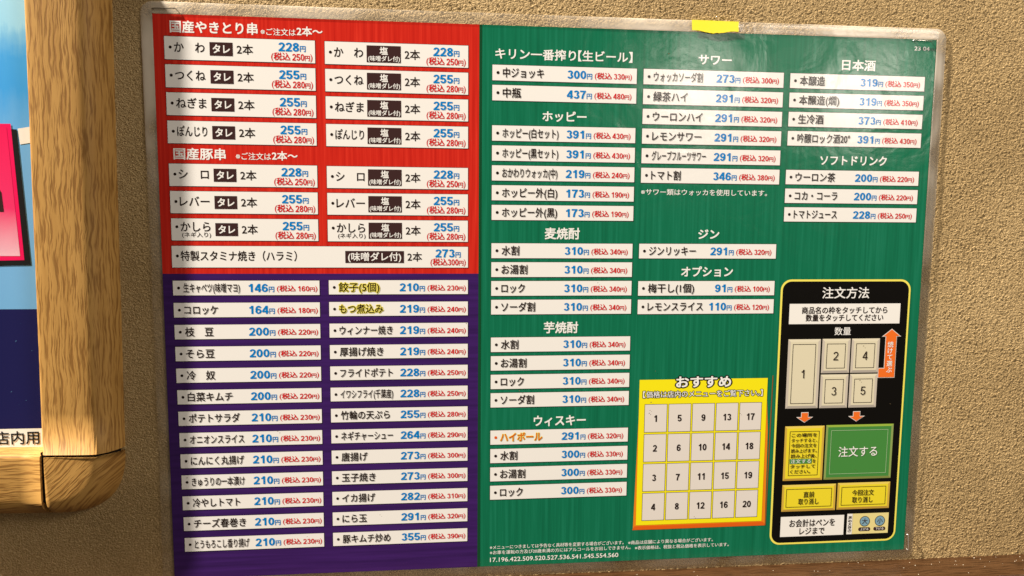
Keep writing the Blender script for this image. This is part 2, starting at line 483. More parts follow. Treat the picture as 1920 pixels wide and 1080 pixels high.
def row(x0, y0, w, h, name, f1, val, tax, kind, style=None):
    o = strip(x0, y0, x0 + w, y0 + h)
    yc = y0 + h / 2
    b = MB()
    ink = M['black']
    nx0, nx1 = x0 + .0715 * w, x0 + f1 * w
    hk = h * 0.60
    if style == 'glow':
        text(b, name, nx0, nx1, yc, hk, M['glow'], D3, 0.10)
        ink = M['black']
    if style == 'red':
        text(b, name, nx0, nx1, yc, hk, M['glow'], D3, 0.07); ink = M['hiball']
    b.disc(x0 + .038 * w, yc, h * .10, D3, ink, 12)
    text(b, name, nx0, nx1, yc, hk, ink, D3 + .05, BN)
    nm = b.build('dish_name', o)
    if style: nm['label'] = {'glow': 'black dish name with a yellow halo', 'red': 'orange red drink name with a yellow halo'}[style]
    price_mesh(o, 10.3, x0 + .687 * w, yc - h * .0, h * (.54 if kind == 'g' else .57), val)
    tax_mesh(o, x0 + .705 * w, x0 + (.966 if kind == 'g' else .985) * w, yc + h * .06, h * .40, tax)
    return o

PL = [('生キャベツ(味噌マヨ)', .451, 146, 160), ('コロッケ', .299, 164, 180), ('枝　豆', .262, 200, 220), ('そら豆', .265, 200, 220),
      ('冷　奴', .264, 200, 220), ('白菜キムチ', .379, 200, 220), ('ポテトサラダ', .4225, 210, 230), ('オニオンスライス', .448, 210, 230),
      ('にんにく丸揚げ', .4416, 210, 230), ('きゅうりの一本漬け', .4418, 210, 230), ('冷やしトマト', .403, 210, 230),
      ('チーズ春巻き', .439, 210, 230), ('とうもろこし香り揚げ', .459, 210, 230)]
for i, (n, f, a, t) in enumerate(PL):
    xl = 4.95 + max(0, i - 4) * 0.13
    row(xl, 134.65 + 11.62 * i, 79.66 - xl, 7.65, n, f, str(a), str(t), 'p')
PR = [('餃子(5個)', .358, 210, 230), ('もつ煮込み', .384, 219, 240), ('ウィンナー焼き', .451, 219, 240), ('厚揚げ焼き', .383, 219, 240),
      ('フライドポテト', .449, 228, 250), ('イワシフライ(千葉産)', .451, 228, 250), ('竹輪の天ぷら', .425, 255, 280),
      ('ネギチャーシュー', .447, 264, 290), ('唐揚げ', .26, 273, 300), ('玉子焼き', .3166, 273, 300), ('イカ揚げ', .312, 282, 310),
      ('にら玉', .249, 291, 320), ('豚キムチ炒め', .422, 355, 390)]
for i, (n, f, a, t) in enumerate(PR):
    row(84.55, 134.5 + 11.635 * i, 73.85, 7.55, n, f, str(a), str(t), 'p', 'glow' if i < 2 else None)
G1 = [(20.35, 10.4, [('中ジョッキ', .351, 300, 330), ('中瓶', .195, 437, 480)]),
      (51.8, 10.52, [('ホッピー(白セット)', .458, 391, 430), ('ホッピー(黒セット)', .458, 391, 430), ('おかわりウォッカ(中)', .454, 219, 240),
                     ('ホッピー外(白)', .456, 173, 190), ('ホッピー外(黒)', .456, 173, 190)]),
      (114.5, 10.27, [('水割', .1934, 310, 340), ('お湯割', .252, 310, 340), ('ロック', .235, 310, 340), ('ソーダ割', .309, 310, 340)]),
      (166.1, 10.37, [('水割', .1934, 310, 340), ('お湯割', .252, 310, 340), ('ロック', .235, 310, 340), ('ソーダ割', .309, 310, 340)]),
      (218.35, 10.55, [('ハイボール', .371, 291, 320), ('水割', .1934, 300, 330), ('お湯割', .252, 300, 330), ('ロック', .235, 300, 330)])]
for y0, st, L in G1:
    for i, (n, f, a, t) in enumerate(L):
        row(171.1, y0 + st * i, 77.95, 8.05, n, f, str(a), str(t), 'g', 'red' if n == 'ハイボール' else None)
G2 = [(20.3, 10.54, [('ウォッカソーダ割', .417, 273, 300), ('緑茶ハイ', .313, 291, 320), ('ウーロンハイ', .424, 291, 320), ('レモンサワー', .421, 291, 320),
                     ('グレープフルーツサワー', .458, 291, 320), ('トマト割', .281, 346, 380)]),
      (114.45, 0, [('ジンリッキー', .409, 291, 320)]),
      (135.2, 10.35, [('梅干し(1個)', .405, 91, 100), ('レモンスライス', .474, 110, 120)])]
for y0, st, L in G2:
    for i, (n, f, a, t) in enumerate(L): row(252.85, y0 + st * i, 78.85, 8.1, n, f, str(a), str(t), 'g')
G3 = [(20.4, 10.42, [('本醸造', .255, 319, 350), ('本醸造(燗)', .367, 319, 350), ('生冷酒', .257, 373, 410), ('吟醸ロック酒20°', .461, 391, 430)]),
      (72.98, 10.36, [('ウーロン茶', .366, 200, 220), ('コカ・コーラ', .389, 200, 220), ('トマトジュース', .393, 228, 250)])]
for y0, st, L in G3:
    for i, (n, f, a, t) in enumerate(L): row(335.5, y0 + st * i, 78.85, 7.95, n, f, str(a), str(t), 'g')

# red skewer rows
def red_row(x0, y0, w, h, name, right, val, tax, sub=None):
    o = strip(x0, y0, x0 + w, y0 + h)
    b = MB()
    ny = y0 + h * (.47 if not sub else .38)
    b.disc(x0 + .038 * w, ny, h * .068, D3, M['black'], 12)
    text(b, name, x0 + .064 * w, x0 + (.262 if name != 'レバー' else .262) * w, ny, h * .44, M['black'], D3, BN)
    if sub: text(b, sub, x0 + .072 * w, x0 + .265 * w, y0 + h * .74, h * .22, M['black'], D3, 0.012)
    b.build('dish_name', o)
    b = MB()
    if right:
        a, c = x0 + .2875 * w, x0 + .525 * w
        b.rect(a, y0 + h * .12, c, y0 + h * .87, D3, M['tag'])
        text(b, '塩', a, c, y0 + h * .36, h * .33, M['whitet'], D4, 0.03, 'c')
        text(b, '(味噌ダレ付)', a + .01 * w, c - .007 * w, y0 + h * .70, h * .23, M['whitet'], D4, 0.020)
        q0, q1 = .5526, .658
    else:
        a, c = x0 + .296 * w, x0 + .449 * w
        b.rect(a, y0 + h * .20, c, y0 + h * .79, D3, M['tag'])
        text(b, 'タレ', a + .022 * w, c - .02 * w, y0 + h * .50, h * .37, M['whitet'], D4, 0.032)
        q0, q1 = .476, .583
    b.build('flavour_tag', o)
    b = MB(); text(b, '2本', x0 + q0 * w, x0 + q1 * w, y0 + h * .49, h * .42, M['black'], D3, 0.016); b.build('portion', o)
    price_mesh(o, 10.3, x0 + .937 * w, y0 + h * .315, h * .39, val)
    tax_mesh(o, x0 + .704 * w, x0 + .982 * w, y0 + h * .755, h * .325, tax)
RR = [('か　わ', 228, 250, 10.9, None), ('つくね', 255, 280, 24.75, None), ('ねぎま', 255, 280, 38.6, None), ('ぽんじり', 255, 280, 52.7, None),
      ('シ　ロ', 228, 250, 74.35, None), ('レバー', 255, 280, 88.3, None), ('かしら', 255, 280, 102.3, '(ネギ入り)')]
for n, a, t, y, sub in RR:
    red_row(5.25, y, 74.3, 11.35, n, False, str(a), str(t), sub)
    red_row(84.5, y + .15, 73.8, 11.35, n, True, str(a), str(t), sub)
o = strip(5.0, 116.5, 158.4, 127.7); x0, y0, w, h = 5.0, 116.5, 153.4, 11.2
b = MB(); b.disc(x0 + .018 * w, y0 + .47 * h, h * .068, D3, M['black'], 12)
text(b, '特製スタミナ焼き（ハラミ）', x0 + .029 * w, x0 + .412 * w, y0 + .47 * h, h * .44, M['black'], D3, BN); b.build('dish_name', o)
b = MB(); b.rect(x0 + .576 * w, y0 + .21 * h, x0 + .777 * w, y0 + .78 * h, D3, M['tag'])
text(b, '(味噌ダレ付)', x0 + .586 * w, x0 + .767 * w, y0 + .49 * h, h * .38, M['whitet'], D4, 0.022); b.build('flavour_tag', o)
b = MB(); text(b, '2本', x0 + .7895 * w, x0 + .839 * w, y0 + .49 * h, h * .42, M['black'], D3, 0.016); b.build('portion', o)
price_mesh(o, 10.3, x0 + .9746 * w, y0 + h * .315, h * .39, '273')
b = MB(); hh = h * .325
run(b, [('(', hh * 1.05, False, 0.006, 0), ('税込', hh * .98, False, 0.028, hh * .05), ('300', hh * .92, True, 0.024, hh * .06),
        ('円', hh * .70, False, 0.030, hh * .06), (')', hh * 1.05, False, 0.006, hh * .06)], x0 + .869 * w, x0 + .992 * w, y0 + h * .745 + hh * .46, M['redink'], D3)
b.build('price_with_tax', o)

# headings
def heading(body, x0, x1, y0, y1, off=BH, name='heading', mt=None, extra=None):
    b = MB(); text(b, body, x0, x1, (y0 + y1) / 2, (y1 - y0), mt or M['whitet'], D1, off)
    if extra:
        for (s, a, c, p, q, of) in extra: text(b, s, a, c, (p + q) / 2, q - p, M['whitet'], D1, of)
    return b.build(name, menu)
heading('国産やきとり串', 8.3, 51.0, 3.4, 8.9, extra=[('※ご注文は', 52.6, 70.0, 5.6, 8.9, .018), ('2本〜', 70.6, 83.4, 4.3, 8.7, .028)])
heading('国産豚串', 7.8, 33.4, 66.7, 72.1, extra=[('※ご注文は', 38.6, 56.2, 68.4, 71.9, .018), ('2本〜', 56.8, 69.6, 67.5, 71.9, .028)])
b = MB()
for t_, a_, c_ in (('キリン一番搾り', 172.7, 215.6), ('【', 217.0, 218.7), ('生ビール', 219.3, 243.9), ('】', 244.6, 246.4)): text(b, t_, a_, c_, 14.65, 5.2, M['whitet'], D1, .024)
b.build('heading', menu)
heading('ホッピー', 198.2, 221.9, 44.0, 49.2)
heading('サワー', 283.2, 301.6, 12.0, 17.2)
heading('麦焼酎', 200.3, 219.3, 106.3, 112.1)
heading('芋焼酎', 200.4, 219.3, 158.0, 163.9)
heading('ウィスキー', 195.4, 224.6, 210.6, 216.4)
heading('ジン', 286.4, 298.2, 106.5, 111.8)
heading('オプション', 277.3, 306.9, 127.3, 132.8)
heading('日本酒', 365.2, 384.6, 12.5, 17.9)
heading('ソフトドリンク', 355.3, 394.5, 64.9, 70.1)
b = MB(); text(b, '※サワー類はウォッカを使用しています。', 253.1, 325.0, 86.1, 3.2, M['whitet'], D1, .014); b.build('footnote', menu)
b = MB(); text(b, '23 04', 407.1, 416.0, 5.0, 2.1, M['whitet'], D1, .008, 'l', True); b.build('print_code', menu)
for body, x0, x1, yc, hk in [('※メニューにつきましては予告なく具材等を変更する場合がございます。', 171.2, 248.2, 286.05, 2.15),
                             ('※商品は店舗により異なる場合がございます。', 250.9, 301.2, 286.3, 2.15),
                             ('※お車を運転の方及び20歳未満の方にはアルコールをお出しできません。', 171.2, 252.4, 289.1, 2.15),
                             ('※表示価格は、税抜と税込価格を表示しています。', 254.9, 310.9, 289.6, 2.15)]:
    b = MB(); text(b, body, x0, x1, yc, hk, M['whitet'], D1, .008); b.build('footnote', menu)
b = MB(); text(b, '17.196.422.509.520.527.536.541.545.554.560', 171.3, 245.2, 293.3, 2.5, M['whitet'], D1, .008, 'l', True); b.build('print_code', menu)

# recommendation card
b = MB()
b.poly([(253.4, 278.6), (255.1, 212), (255.6, 195), (330.0, 195), (330.4, 205), (331.6, 222), (332.3, 278.6)], D1 - .02, M['orange'])
b.poly([(253.0, 278.8), (254.2, 276.6), (331.2, 276.6), (332.7, 278.8)], D1, M['orange_dark'])
b.poly([(333.0, 189.6), (333.5, 189.6), (332.9, 278.7), (332.2, 278.7)], D1 + .01, M['brown'])
b.rect(255.1, 191.0, 330.2, 276.0, D1 + .02, M['yellow'])
rec = b.build('recommendation_card', menu)
b = MB(); text(b, 'おすすめ', 276.4, 308.3, 192.7, 6.2, M['panel'], D2, .13); text(b, 'おすすめ', 276.4, 308.3, 192.7, 6.2, M['whitet'], D3, .035); b.build('heading', rec)
b = MB(); pass
for t, xa, xb in (('【', 257.3, 258.7), ('価格は店内のメニューをご覧下さい。', 259.1, 325.7), ('】', 326.2, 327.5)):
    text(b, t, xa, xb, 199.6, 3.6, M['panel'], D2, .10); text(b, t, xa, xb, 199.6, 3.6, M['whitet'], D3, .012)
b.build('card_note', rec)
for c in range(5):
    for r in range(4):
        xa = 258.6 + 13.95 * c; ya = 205.3 + 17.33 * r
        b = MB(); b.rect(xa - .25, ya - .25, xa + 12.95, ya + 16.15, D2, M['outline']); b.rect(xa, ya, xa + 12.7, ya + 15.9, D3, M['cell'])
        numerals(b, str(c * 4 + r + 1), xa, xa + 12.7, ya + 8.1, 3.9, M['black'], D4, .18, 'c')
        b.build('number_cell', rec)

# ordering panel
def rrect(x0, y0, x1, y1, r, n=8):
    pts = []
    for (ax, ay, a0) in ((x1 - r, y0 + r, -90), (x1 - r, y1 - r, 0), (x0 + r, y1 - r, 90), (x0 + r, y0 + r, 180)):
        for i in range(n + 1):
            a = math.radians(a0 + 90 * i / n); pts.append((ax + r * math.cos(a), ay + r * math.sin(a)))
    return pts
b = MB()
b.poly(rrect(335.6, 134.35, 413.9, 291.0, 6.2), D1 - .02, M['glow'])
b.poly(rrect(336.75, 135.5, 412.75, 289.85, 5.2), D1 + .02, M['panel'])
pan = b.build('order_panel', menu)
b = MB(); text(b, '注文方法', 360.5, 388.6, 142.2, 6.1, M['whitet'], D2, .014); b.build('heading', pan)
b = MB(); text(b, '数量', 369.0, 378.8, 164.35, 4.4, M['whitet'], D2, .010); b.build('heading', pan)
b = MB(); b.rect(341.25, 148.3, 408.2, 159.95, D2, M['white'])
text(b, '商品名の枠をタッチしてから', 348.7, 400.3, 152.15, 3.75, M['black'], D3, .026)
text(b, '数量をタッチしてください', 351.2, 398.0, 156.5, 3.75, M['black'], D3, .026); b.build('instruction_box', pan)

def key(name, x0, y0, x1, y1, bw, cols, inner, line, texts):
    base, hi, lo, mid = (M[c] for c in cols)
    b = MB()
    b.rect(x0 + bw, y0 + bw, x1 - bw, y1 - bw, D2, base)
    b.poly([(x0, y0), (x1, y0), (x1 - bw, y0 + bw), (x0 + bw, y0 + bw)], D2, hi)
    b.poly([(x0, y0), (x0 + bw, y0 + bw), (x0 + bw, y1 - bw), (x0, y1)], D2, mid)
    b.poly([(x1, y0), (x1, y1), (x1 - bw, y1 - bw), (x1 - bw, y0 + bw)], D2, mid)
    b.poly([(x0, y1), (x0 + bw, y1 - bw), (x1 - bw, y1 - bw), (x1, y1)], D2, lo)
    b.line_rect(x0 + inner, y0 + inner, x1 - inner, y1 - inner, .28, D3, line)
    for f in texts: f(b)
    return b.build(name, pan)
CR = ('cream', 'creamhi', 'creamlo', 'creammid'); YE = ('keyyel', 'keyyelhi', 'keyyello', 'keyyelmid'); GR = ('keygrn', 'keygrnhi', 'keygrnlo', 'keygrnmid')
for n, x0, y0, x1, y1 in [('1', 341.5, 168.75, 361.0, 209.2), ('2', 362.0, 168.65, 379.0, 188.7), ('4', 379.8, 168.65, 396.9, 188.7),
                          ('3', 362.0, 189.5, 378.9, 209.3), ('5', 379.8, 189.45, 396.7, 209.3)]:
    def T(b, n=n, x0=x0, y0=y0, x1=x1, y1=y1): numerals(b, n, x0, x1, (y0 + y1) / 2, 5.0, M['black'], D4, .115, 'c')
    key('quantity_key', x0, y0, x1, y1, 1.5, CR, 2.8, M['black'], [T])
LN = ['この場所を', 'タッチすると、', '今回の注文を', '読み上げます。', '読み上げ後、', None, 'タッチして', 'ください。']
def TY(b):
    for i, s in enumerate(LN):
        yc = 225.15 + i * 3.12
        if s is None:
            b.rect(345.6, yc - 1.5, 359.2, yc + 1.5, D3, M['keygrn'])
            text(b, '注文する', 346.2, 358.6, yc, 2.3, M['whitet'], D4, .006); text(b, 'を', 359.5, 361.6, yc, 2.2, M['black'], D4, .024)
        else: text(b, s, 346.2, {'タッチして': 361.4, 'ください。': 358.4, '読み上げます。': 361.9, 'タッチすると、': 361.9, '読み上げ後、': 361.9}.get(s, 361.6), yc, 2.25, M['black'], D4, .024)
key('read_aloud_key', 342.0, 219.75, 366.0, 252.3, 1.3, YE, 3.0, M['black'], [TY])
def TG(b): text(b, '注文する', 375.3, 399.2, 235.85, 5.8, M['whitet'], D4, .008)
key('order_key', 367.0, 219.5, 408.6, 252.3, 1.3, GR, 3.2, M['keygrnline'], [TG])
def TC(b):
    text(b, '直前', 355.1, 361.7, 261.0, 3.3, M['black'], D4, .020); text(b, '取り消し', 352.1, 364.6, 265.2, 3.5, M['black'], D4, .020)
key('cancel_key', 342.0, 254.85, 375.0, 270.95, 1.3, YE, 2.5, M['black'], [TC])
def TD(b):
    text(b, '今回注文', 385.2, 398.7, 260.85, 3.3, M['black'], D4, .020); text(b, '取り消し', 385.4, 398.2, 265.2, 3.5, M['black'], D4, .020)
key('cancel_key', 376.0, 254.6, 408.7, 270.8, 1.3, YE, 2.5, M['black'], [TD])
b = MB(); b.rect(341.95, 274.1, 381.1, 286.3, D2, M['white'])
text(b, 'お会計はペンを', 347.4, 375.4, 278.35, 4.4, M['black'], D3, .024); text(b, 'レジまで', 353.8, 369.2, 283.35, 4.2, M['black'], D3, .024); b.build('instruction_box', pan)
b = MB(); b.rect(383.0, 273.6, 409.0, 286.15, D2, M['palebox']); b.rect(383.0, 273.6, 386.3, 286.15, D3, M['white'])
for i, ch in enumerate('声の大きさ'): text(b, ch, 383.7, 385.8, 276.0 + i * 2.0, 1.8, M['black'], D4, .03)
for xc, ch, lb in ((394.1, '大', '上げる'), (403.6, '小', '下げる')):
    b.disc(xc, 278.5, 3.2, D3, M['outline']); b.disc(xc, 278.5, 2.85, D3 + .03, M['disc'])
    text(b, ch, xc - 1.7, xc + 1.7, 278.5, 3.2, M['tag'], D4 + .02, .012)
    b.poly(rrect(xc - 3.8, 282.2, xc + 3.7, 284.5, 1.1, 4), D3, M['tag']); text(b, lb, xc - 2.6, xc + 2.5, 283.35, 1.5, M['whitet'], D4, .01)
b.build('volume_box', pan)
def arrow(pts, texts=None):
    b = MB(); cxm = sum(p[0] for p in pts) / len(pts)
    # pale rim
    n = len(pts); out = []
    for i in range(n):
        p0, p1, p2 = Vector(pts[i - 1]), Vector(pts[i]), Vector(pts[(i + 1) % n])
        e1, e2 = (p1 - p0).normalized(), (p2 - p1).normalized()
        n1, n2 = Vector((e1.y, -e1.x)), Vector((e2.y, -e2.x)); mm = (n1 + n2) / (1 + n1.dot(n2))
        out.append(tuple(p1 + mm * .35))
    b.poly(out, D2, M['cell']); b.poly(list(pts), D3, M['arrow'])
    if texts: texts(b)
    return b.build('arrow', pan)
def TA(b):
    for i, ch in enumerate('続けて選ぶ'):
        vs, fs = glyph(ch, .012); b0 = bbox(vs); s = 3.2 / KH; c0, c1 = (b0[0] + b0[2]) / 2, (b0[1] + b0[3]) / 2
        b.glyphs([(403.55 + (x - c0) * s, 172.3 + i * 3.75 + (y - c1) * s) for x, y in vs], fs, M['whitet'], D4)
arrow([(403.9, 163.5), (408.8, 167.3), (406.9, 167.3), (406.9, 191.6), (397.1, 191.6), (397.1, 186.4), (400.6, 186.4), (400.6, 167.3), (399.0, 167.3)], TA)
for xc in (353.5, 385.2):
    arrow([(xc - 1.9, 211.9), (xc + 1.9, 211.9), (xc + 1.9, 214.7), (xc + 4.0, 214.7), (xc, 217.3), (xc - 4.0, 214.7), (xc - 1.9, 214.7)])

# grime on the sheet
M['grime'] = flat('grime', (0.16, 0.12, 0.06), .9, .1)
b = MB(); rg = random.Random(11)
for x, y, r in [(262.0, 203.9, .55), (261.5, 208.5, .35), (261.2, 210.2, .45), (289.5, 272.0, .4), (314.6, 211.4, .45), (387.0, 173.0, .5), (386.0, 193.2, .5), (386.5, 246.6, .3), (157.6, 158.2, .45),
                (245.0, 39.6, .4), (266.4, 12.0, .6), (160.0, 60.0, .2), (56.4, 215.9, .45), (8.6, 240.5, .4), (70.8, 275.6, .3), (110.2, 264.6, .3), (187.0, 195.9, .5), (189.0, 197.4, .35), (405.5, 207.5, .35), (230.0, 136.0, .35), (360.0, 281.0, .3), (264.0, 186.0, .3)]:
    n = 7; b.poly([(x + r * rg.uniform(.4, 1) * math.cos(i * 2 * math.pi / n), y + .7 * r * rg.uniform(.4, 1) * math.sin(i * 2 * math.pi / n)) for i in range(n)], .42, M['grime'])
o = b.build('grime_specks', menu); o['kind'] = 'stuff'

# film with its clear seam
def film():
    def ring(s, d, jit=0):
        pts = []; r = max(s, .02)
        def q(x, y): pts.append((x, y))
        nS = 90; nC = 8
        for i in range(nS): q(W * i / nS, -s)
        for i in range(nC): a = math.radians(-90 + 90 * i / nC); q(W + r * math.cos(a), r * math.sin(a))
        for i in range(nS): q(W + s, H * i / nS)
        for i in range(nC): a = math.radians(90 * i / nC); q(W + r * math.cos(a), H + r * math.sin(a))
        for i in range(nS): q(W - W * i / nS, H + s)
        for i in range(nC): a = math.radians(90 + 90 * i / nC); q(r * math.cos(a), H + r * math.sin(a))
        for i in range(nS): q(-s, H - H * i / nS)
        for i in range(nC): a = math.radians(180 + 90 * i / nC); q(r * math.cos(a), r * math.sin(a))
        out = []
        for x, y in pts:
            wv = math.sin(x * .11 + 1) * math.sin(y * .09 + 2) + .5 * math.sin(x * .31 + y * .27)
            out.append(P(x, y, d + jit * wv))
        return out
    b = MB(); r0 = ring(.3, .75)
    b.v = []; n = len(r0)
    n0 = 0
    prof = [(-.05, .40, 0), (.15, .42, 0), (.9, .40, .03), (1.6, .28, .05), (3.0, .20, .08), (4.5, .02, .10), (5.6, -.25, .12), (6.1, -.5, .12), (6.15, -.8, .12)]
    rings = [ring(*p) for p in prof]; k = b.mat(M['seam'])
    for rg in rings: b.v += rg
    b0 = 0
    for j in range(len(rings) - 1):
        for i in range(n):
            a, c = b0 + j * n + i, b0 + j * n + (i + 1) % n
            b.f.append((a, a + n, c + n, c)[::-1] if False else (a, c, c + n, a + n)); b.mi.append(k)
    o = b.build('laminate_border', menu)
    for p in o.data.polygons: p.use_smooth = True
    return o
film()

# ------------------------------------------------------------------ staples and a yellow film reflection on the sheet
def tube(mb, pts, r, mt, n=8):
    b0 = len(mb.v); k = mb.mat(mt); pts = [Vector(p) for p in pts]
    for i, p in enumerate(pts):
        t = (pts[min(i + 1, len(pts) - 1)] - pts[max(i - 1, 0)]).normalized()
        u = t.cross(Vector((0.31, .2, .93))).normalized(); w = t.cross(u)
        for j in range(n):
            a = j * 2 * math.pi / n; mb.v.append(tuple(p + u * r * math.cos(a) + w * r * math.sin(a)))
    for i in range(len(pts) - 1):
        for j in range(n):
            mb.f.append((b0 + i * n + j, b0 + i * n + (j + 1) % n, b0 + (i + 1) * n + (j + 1) % n, b0 + (i + 1) * n + j)); mb.mi.append(k)
    mb.f.append(tuple(b0 + j for j in range(n))); mb.mi.append(k)
    mb.f.append(tuple(b0 + (len(pts) - 1) * n + j for j in range(n))[::-1]); mb.mi.append(k)
def staple(x0, y0, x1, y1, mt, label):
    b = MB(); tube(b, [P(x0, y0, -.4), P(x0, y0, .95), P(x0 + (x1 - x0) * .06, y0 + (y1 - y0) * .06, 1.2), P(x1 - (x1 - x0) * .06, y1 - (y1 - y0) * .06, 1.2), P(x1, y1, .95), P(x1, y1, -.4)], .00024, mt)
    o = b.build('staple', smooth=True); tag(o, label, 'staple', 'staples holding the menu sheet'); return o
staple(.5, -2.3, 11.5, -2.5, M['steeldark'], 'dark wire staple in the clear border above the red corner of the menu')
staple(405.9, .7, 416.4, 1.0, M['steel'], 'shiny wire staple across the top edge of the green panel near its right corner')
staple(421.5, 287.6, 422.4, 297.4, M['steel'], 'upright wire staple in the clear border by the bottom right corner of the menu')

b = MB()  # yellow reflection in the film, modelled as a solid coloured strip
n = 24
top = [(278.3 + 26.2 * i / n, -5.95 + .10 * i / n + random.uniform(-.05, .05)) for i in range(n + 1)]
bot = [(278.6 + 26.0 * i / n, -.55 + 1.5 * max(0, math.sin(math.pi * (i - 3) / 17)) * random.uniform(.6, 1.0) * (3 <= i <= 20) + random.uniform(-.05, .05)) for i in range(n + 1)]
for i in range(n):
    b.poly([top[i], top[i + 1], bot[i + 1], bot[i]], 1.05, M['reflection'])
    b.face([P(*bot[i], 1.05), P(*bot[i + 1], 1.05), P(*bot[i + 1], .8), P(*bot[i], .8)], M['reflection'])
    b.face([P(*top[i + 1], 1.05), P(*top[i], 1.05), P(*top[i], .2), P(*top[i + 1], .2)], M['reflection'])
reflection = b.build('reflection'); tag(reflection, 'short bright yellow reflection built as a solid strip on the top border of the menu', 'reflection')

# ------------------------------------------------------------------ framed poster at the left
fr = thing('framed_poster', P(-60, 262, -1), 'blue poster with magenta picture in an oak coloured frame left of the menu', 'framed poster')
TILT = math.radians(0.88)
ox, oz = -57.2, -223.6           # inner corner on the face plane (mm)
def F(u, v, d):                   # frame coordinates: u right, v up from the inner corner, tilted a little
    return ((ox + u * math.cos(TILT) + v * math.sin(TILT)) / 1000, -d / 1000, (oz - u * math.sin(TILT) + v * math.cos(TILT)) / 1000)
FD = 12.5
PROF = [(-2.2, 1.0), (-2.0, 6.0), (-.6, FD - .7), (0.0, FD - .15), (.8, FD), (8, FD + .1), (16, FD + .1), (22, FD), (24.5, FD - .35), (26.6, FD - 1.2), (28.4, FD - 2.6),
        (30.4, FD - 5.2), (32.2, FD - 8.2), (33.6, FD - 11.4), (34.3, FD - 14.8)]
arc = [0.0]
for i in range(1, len(PROF)): arc.append(arc[-1] + math.dist(PROF[i], PROF[i - 1]))
def strip_mesh(rows, uvs, mt, name):
    b = MB(); k = b.mat(mt); w = len(rows[0])
    for r, u in zip(rows, uvs):
        for p, q in zip(r, u): b.uv[len(b.v)] = q; b.v.append(p)
    for j in range(len(rows) - 1):
        for i in range(w - 1):
            b.f.append((j * w + i, j * w + i + 1, (j + 1) * w + i + 1, (j + 1) * w + i)); b.mi.append(k)
    # end caps
    for j in (0, len(rows) - 1):
        b.f.append(tuple(j * w + i for i in range(w))); b.mi.append(k)
    o = b.build(name, fr)
    for p in o.data.polygons: p.use_smooth = len(p.vertices) == 4
    return o
vv = [1.2 + (260 - 1.2) * i / 12 for i in range(13)]
strip_mesh([[F(u, v, d) for u, d in PROF] for v in vv], [[(a / 1000, v / 1000) for a in arc] for v in vv], M['oak'], 'side_rail')
uu = [-2.0 - 60 * i / 6 for i in range(7)]
strip_mesh([[F(u, -p, d) for p, d in PROF] for u in uu], [[(a / 1000 + .37, u / 1000 + .2) for a in arc] for u in uu], M['oak'], 'bottom_rail')
# corner cap: the rail profile swept through a quarter turn round the inner corner, grain running diagonally
rows, uvs = [], []
for i in range(19):
    th = math.radians(-1.0 - 88.0 * i / 18)
    rr, ru = [], []
    for (p, d), a in zip(PROF[3:], arc[3:]):
        q = max(p, 0) + .0
        x, y = q * math.cos(th), q * math.sin(th)
        # squarer than a circle
        k = 1.0 + .085 * abs(math.sin(2 * th)) ** 2
        x, y = x * k, y * k
        rr.append(F(x, y, d + .2)); g = (q if q < 24 else 24 + (a - arc[3] - 24) * 1.0)
        xx, yy = x, y
        ru.append(((xx - yy) * .7071 / 1000 + .11, (xx + yy) * .7071 / 1000 * 1.0 + .51))
    rows.append(rr); uvs.append([(q[0], q[1]) for q in ru])
strip_mesh(rows, uvs, M['oak'], 'corner_cap')
# dark core showing in the joints
b = MB()
for u0, v0, u1, v1 in ((-2.2, -30, 29, 2.2), (-3, -27, 24, 24)):
    pass
core = [F(-2.4, 1.9, 10.6), F(24, 1.9, 10.6), F(24, -4, 10.6), F(17, -16, 10.6), F(5, -24, 10.6), F(-2.4, -24, 10.6)]
b.face(core[::-1], M['gap'])
b.face([F(24, 1.9, 10.6), F(33, 1.9, 1.0), F(33, -8, 1.0), F(24, -8, 10.6)], M['gap'])
b.face([F(-2.4, -24, 10.6), F(8, -24, 10.6), F(8, -33, 0.5), F(-2.4, -33, 0.5)], M['gap'])
b.face([F(-2.4, 1.9, 10.6), F(-2.4, -24, 10.6), F(-2.4, -24, 0), F(-2.4, 1.9, 0)], M['gap'])
b.build('joint_core', fr)

# poster
def mat_poster(name, stops, zlo, zhi, streak=0.0):
    mt = flat(name, (0.3, 0.5, 0.8), 0.25, 0.4); k = N(mt)
    geo = k.n('ShaderNodeNewGeometry'); sp = k.n('ShaderNodeSeparateXYZ'); k.l(geo.outputs['Position'], sp.inputs[0])
    nz = k.noise(geo.outputs['Position'], 60, 4, .6, 1.0)
    mp = k.n('ShaderNodeMapping'); mp.inputs['Scale'].default_value = (260, 1, 25); k.l(geo.outputs['Position'], mp.inputs['Vector'])
    n2 = k.noise(mp.outputs[0], 1, 3, .6)
    z = k.math('DIVIDE', k.math('SUBTRACT', sp.outputs[2], zlo), zhi - zlo)
    z = k.math('ADD', z, k.math('MULTIPLY', k.math('SUBTRACT', nz, .5), .06))
    z = k.math('ADD', z, k.math('MULTIPLY', k.math('SUBTRACT', n2, .5), streak))
    k.l(k.ramp(z, stops), k.b.inputs['Base Color'])
    return mt
M['sky_print'] = mat_poster('sky_blue_print', [(0.0, (0.16, 0.40, 0.68)), (.20, (0.17, 0.41, 0.70)), (.47, (0.16, 0.42, 0.74)), (.62, (0.055, 0.34, 0.76)), (.70, (0.065, 0.36, 0.77)),
                                              (.76, (0.20, 0.52, 0.80)), (.79, (0.33, 0.66, 0.86)), (1.0, (0.42, 0.74, 0.90))], -0.1489, 0.03, .10)
M['magenta'] = mat_poster('magenta_print', [(0.0, (0.80, 0.52, 0.58)), (.08, (0.76, 0.40, 0.48)), (.38, (0.76, 0.035, 0.14)), (1.0, (0.78, 0.012, 0.095))], -0.124, -0.055)
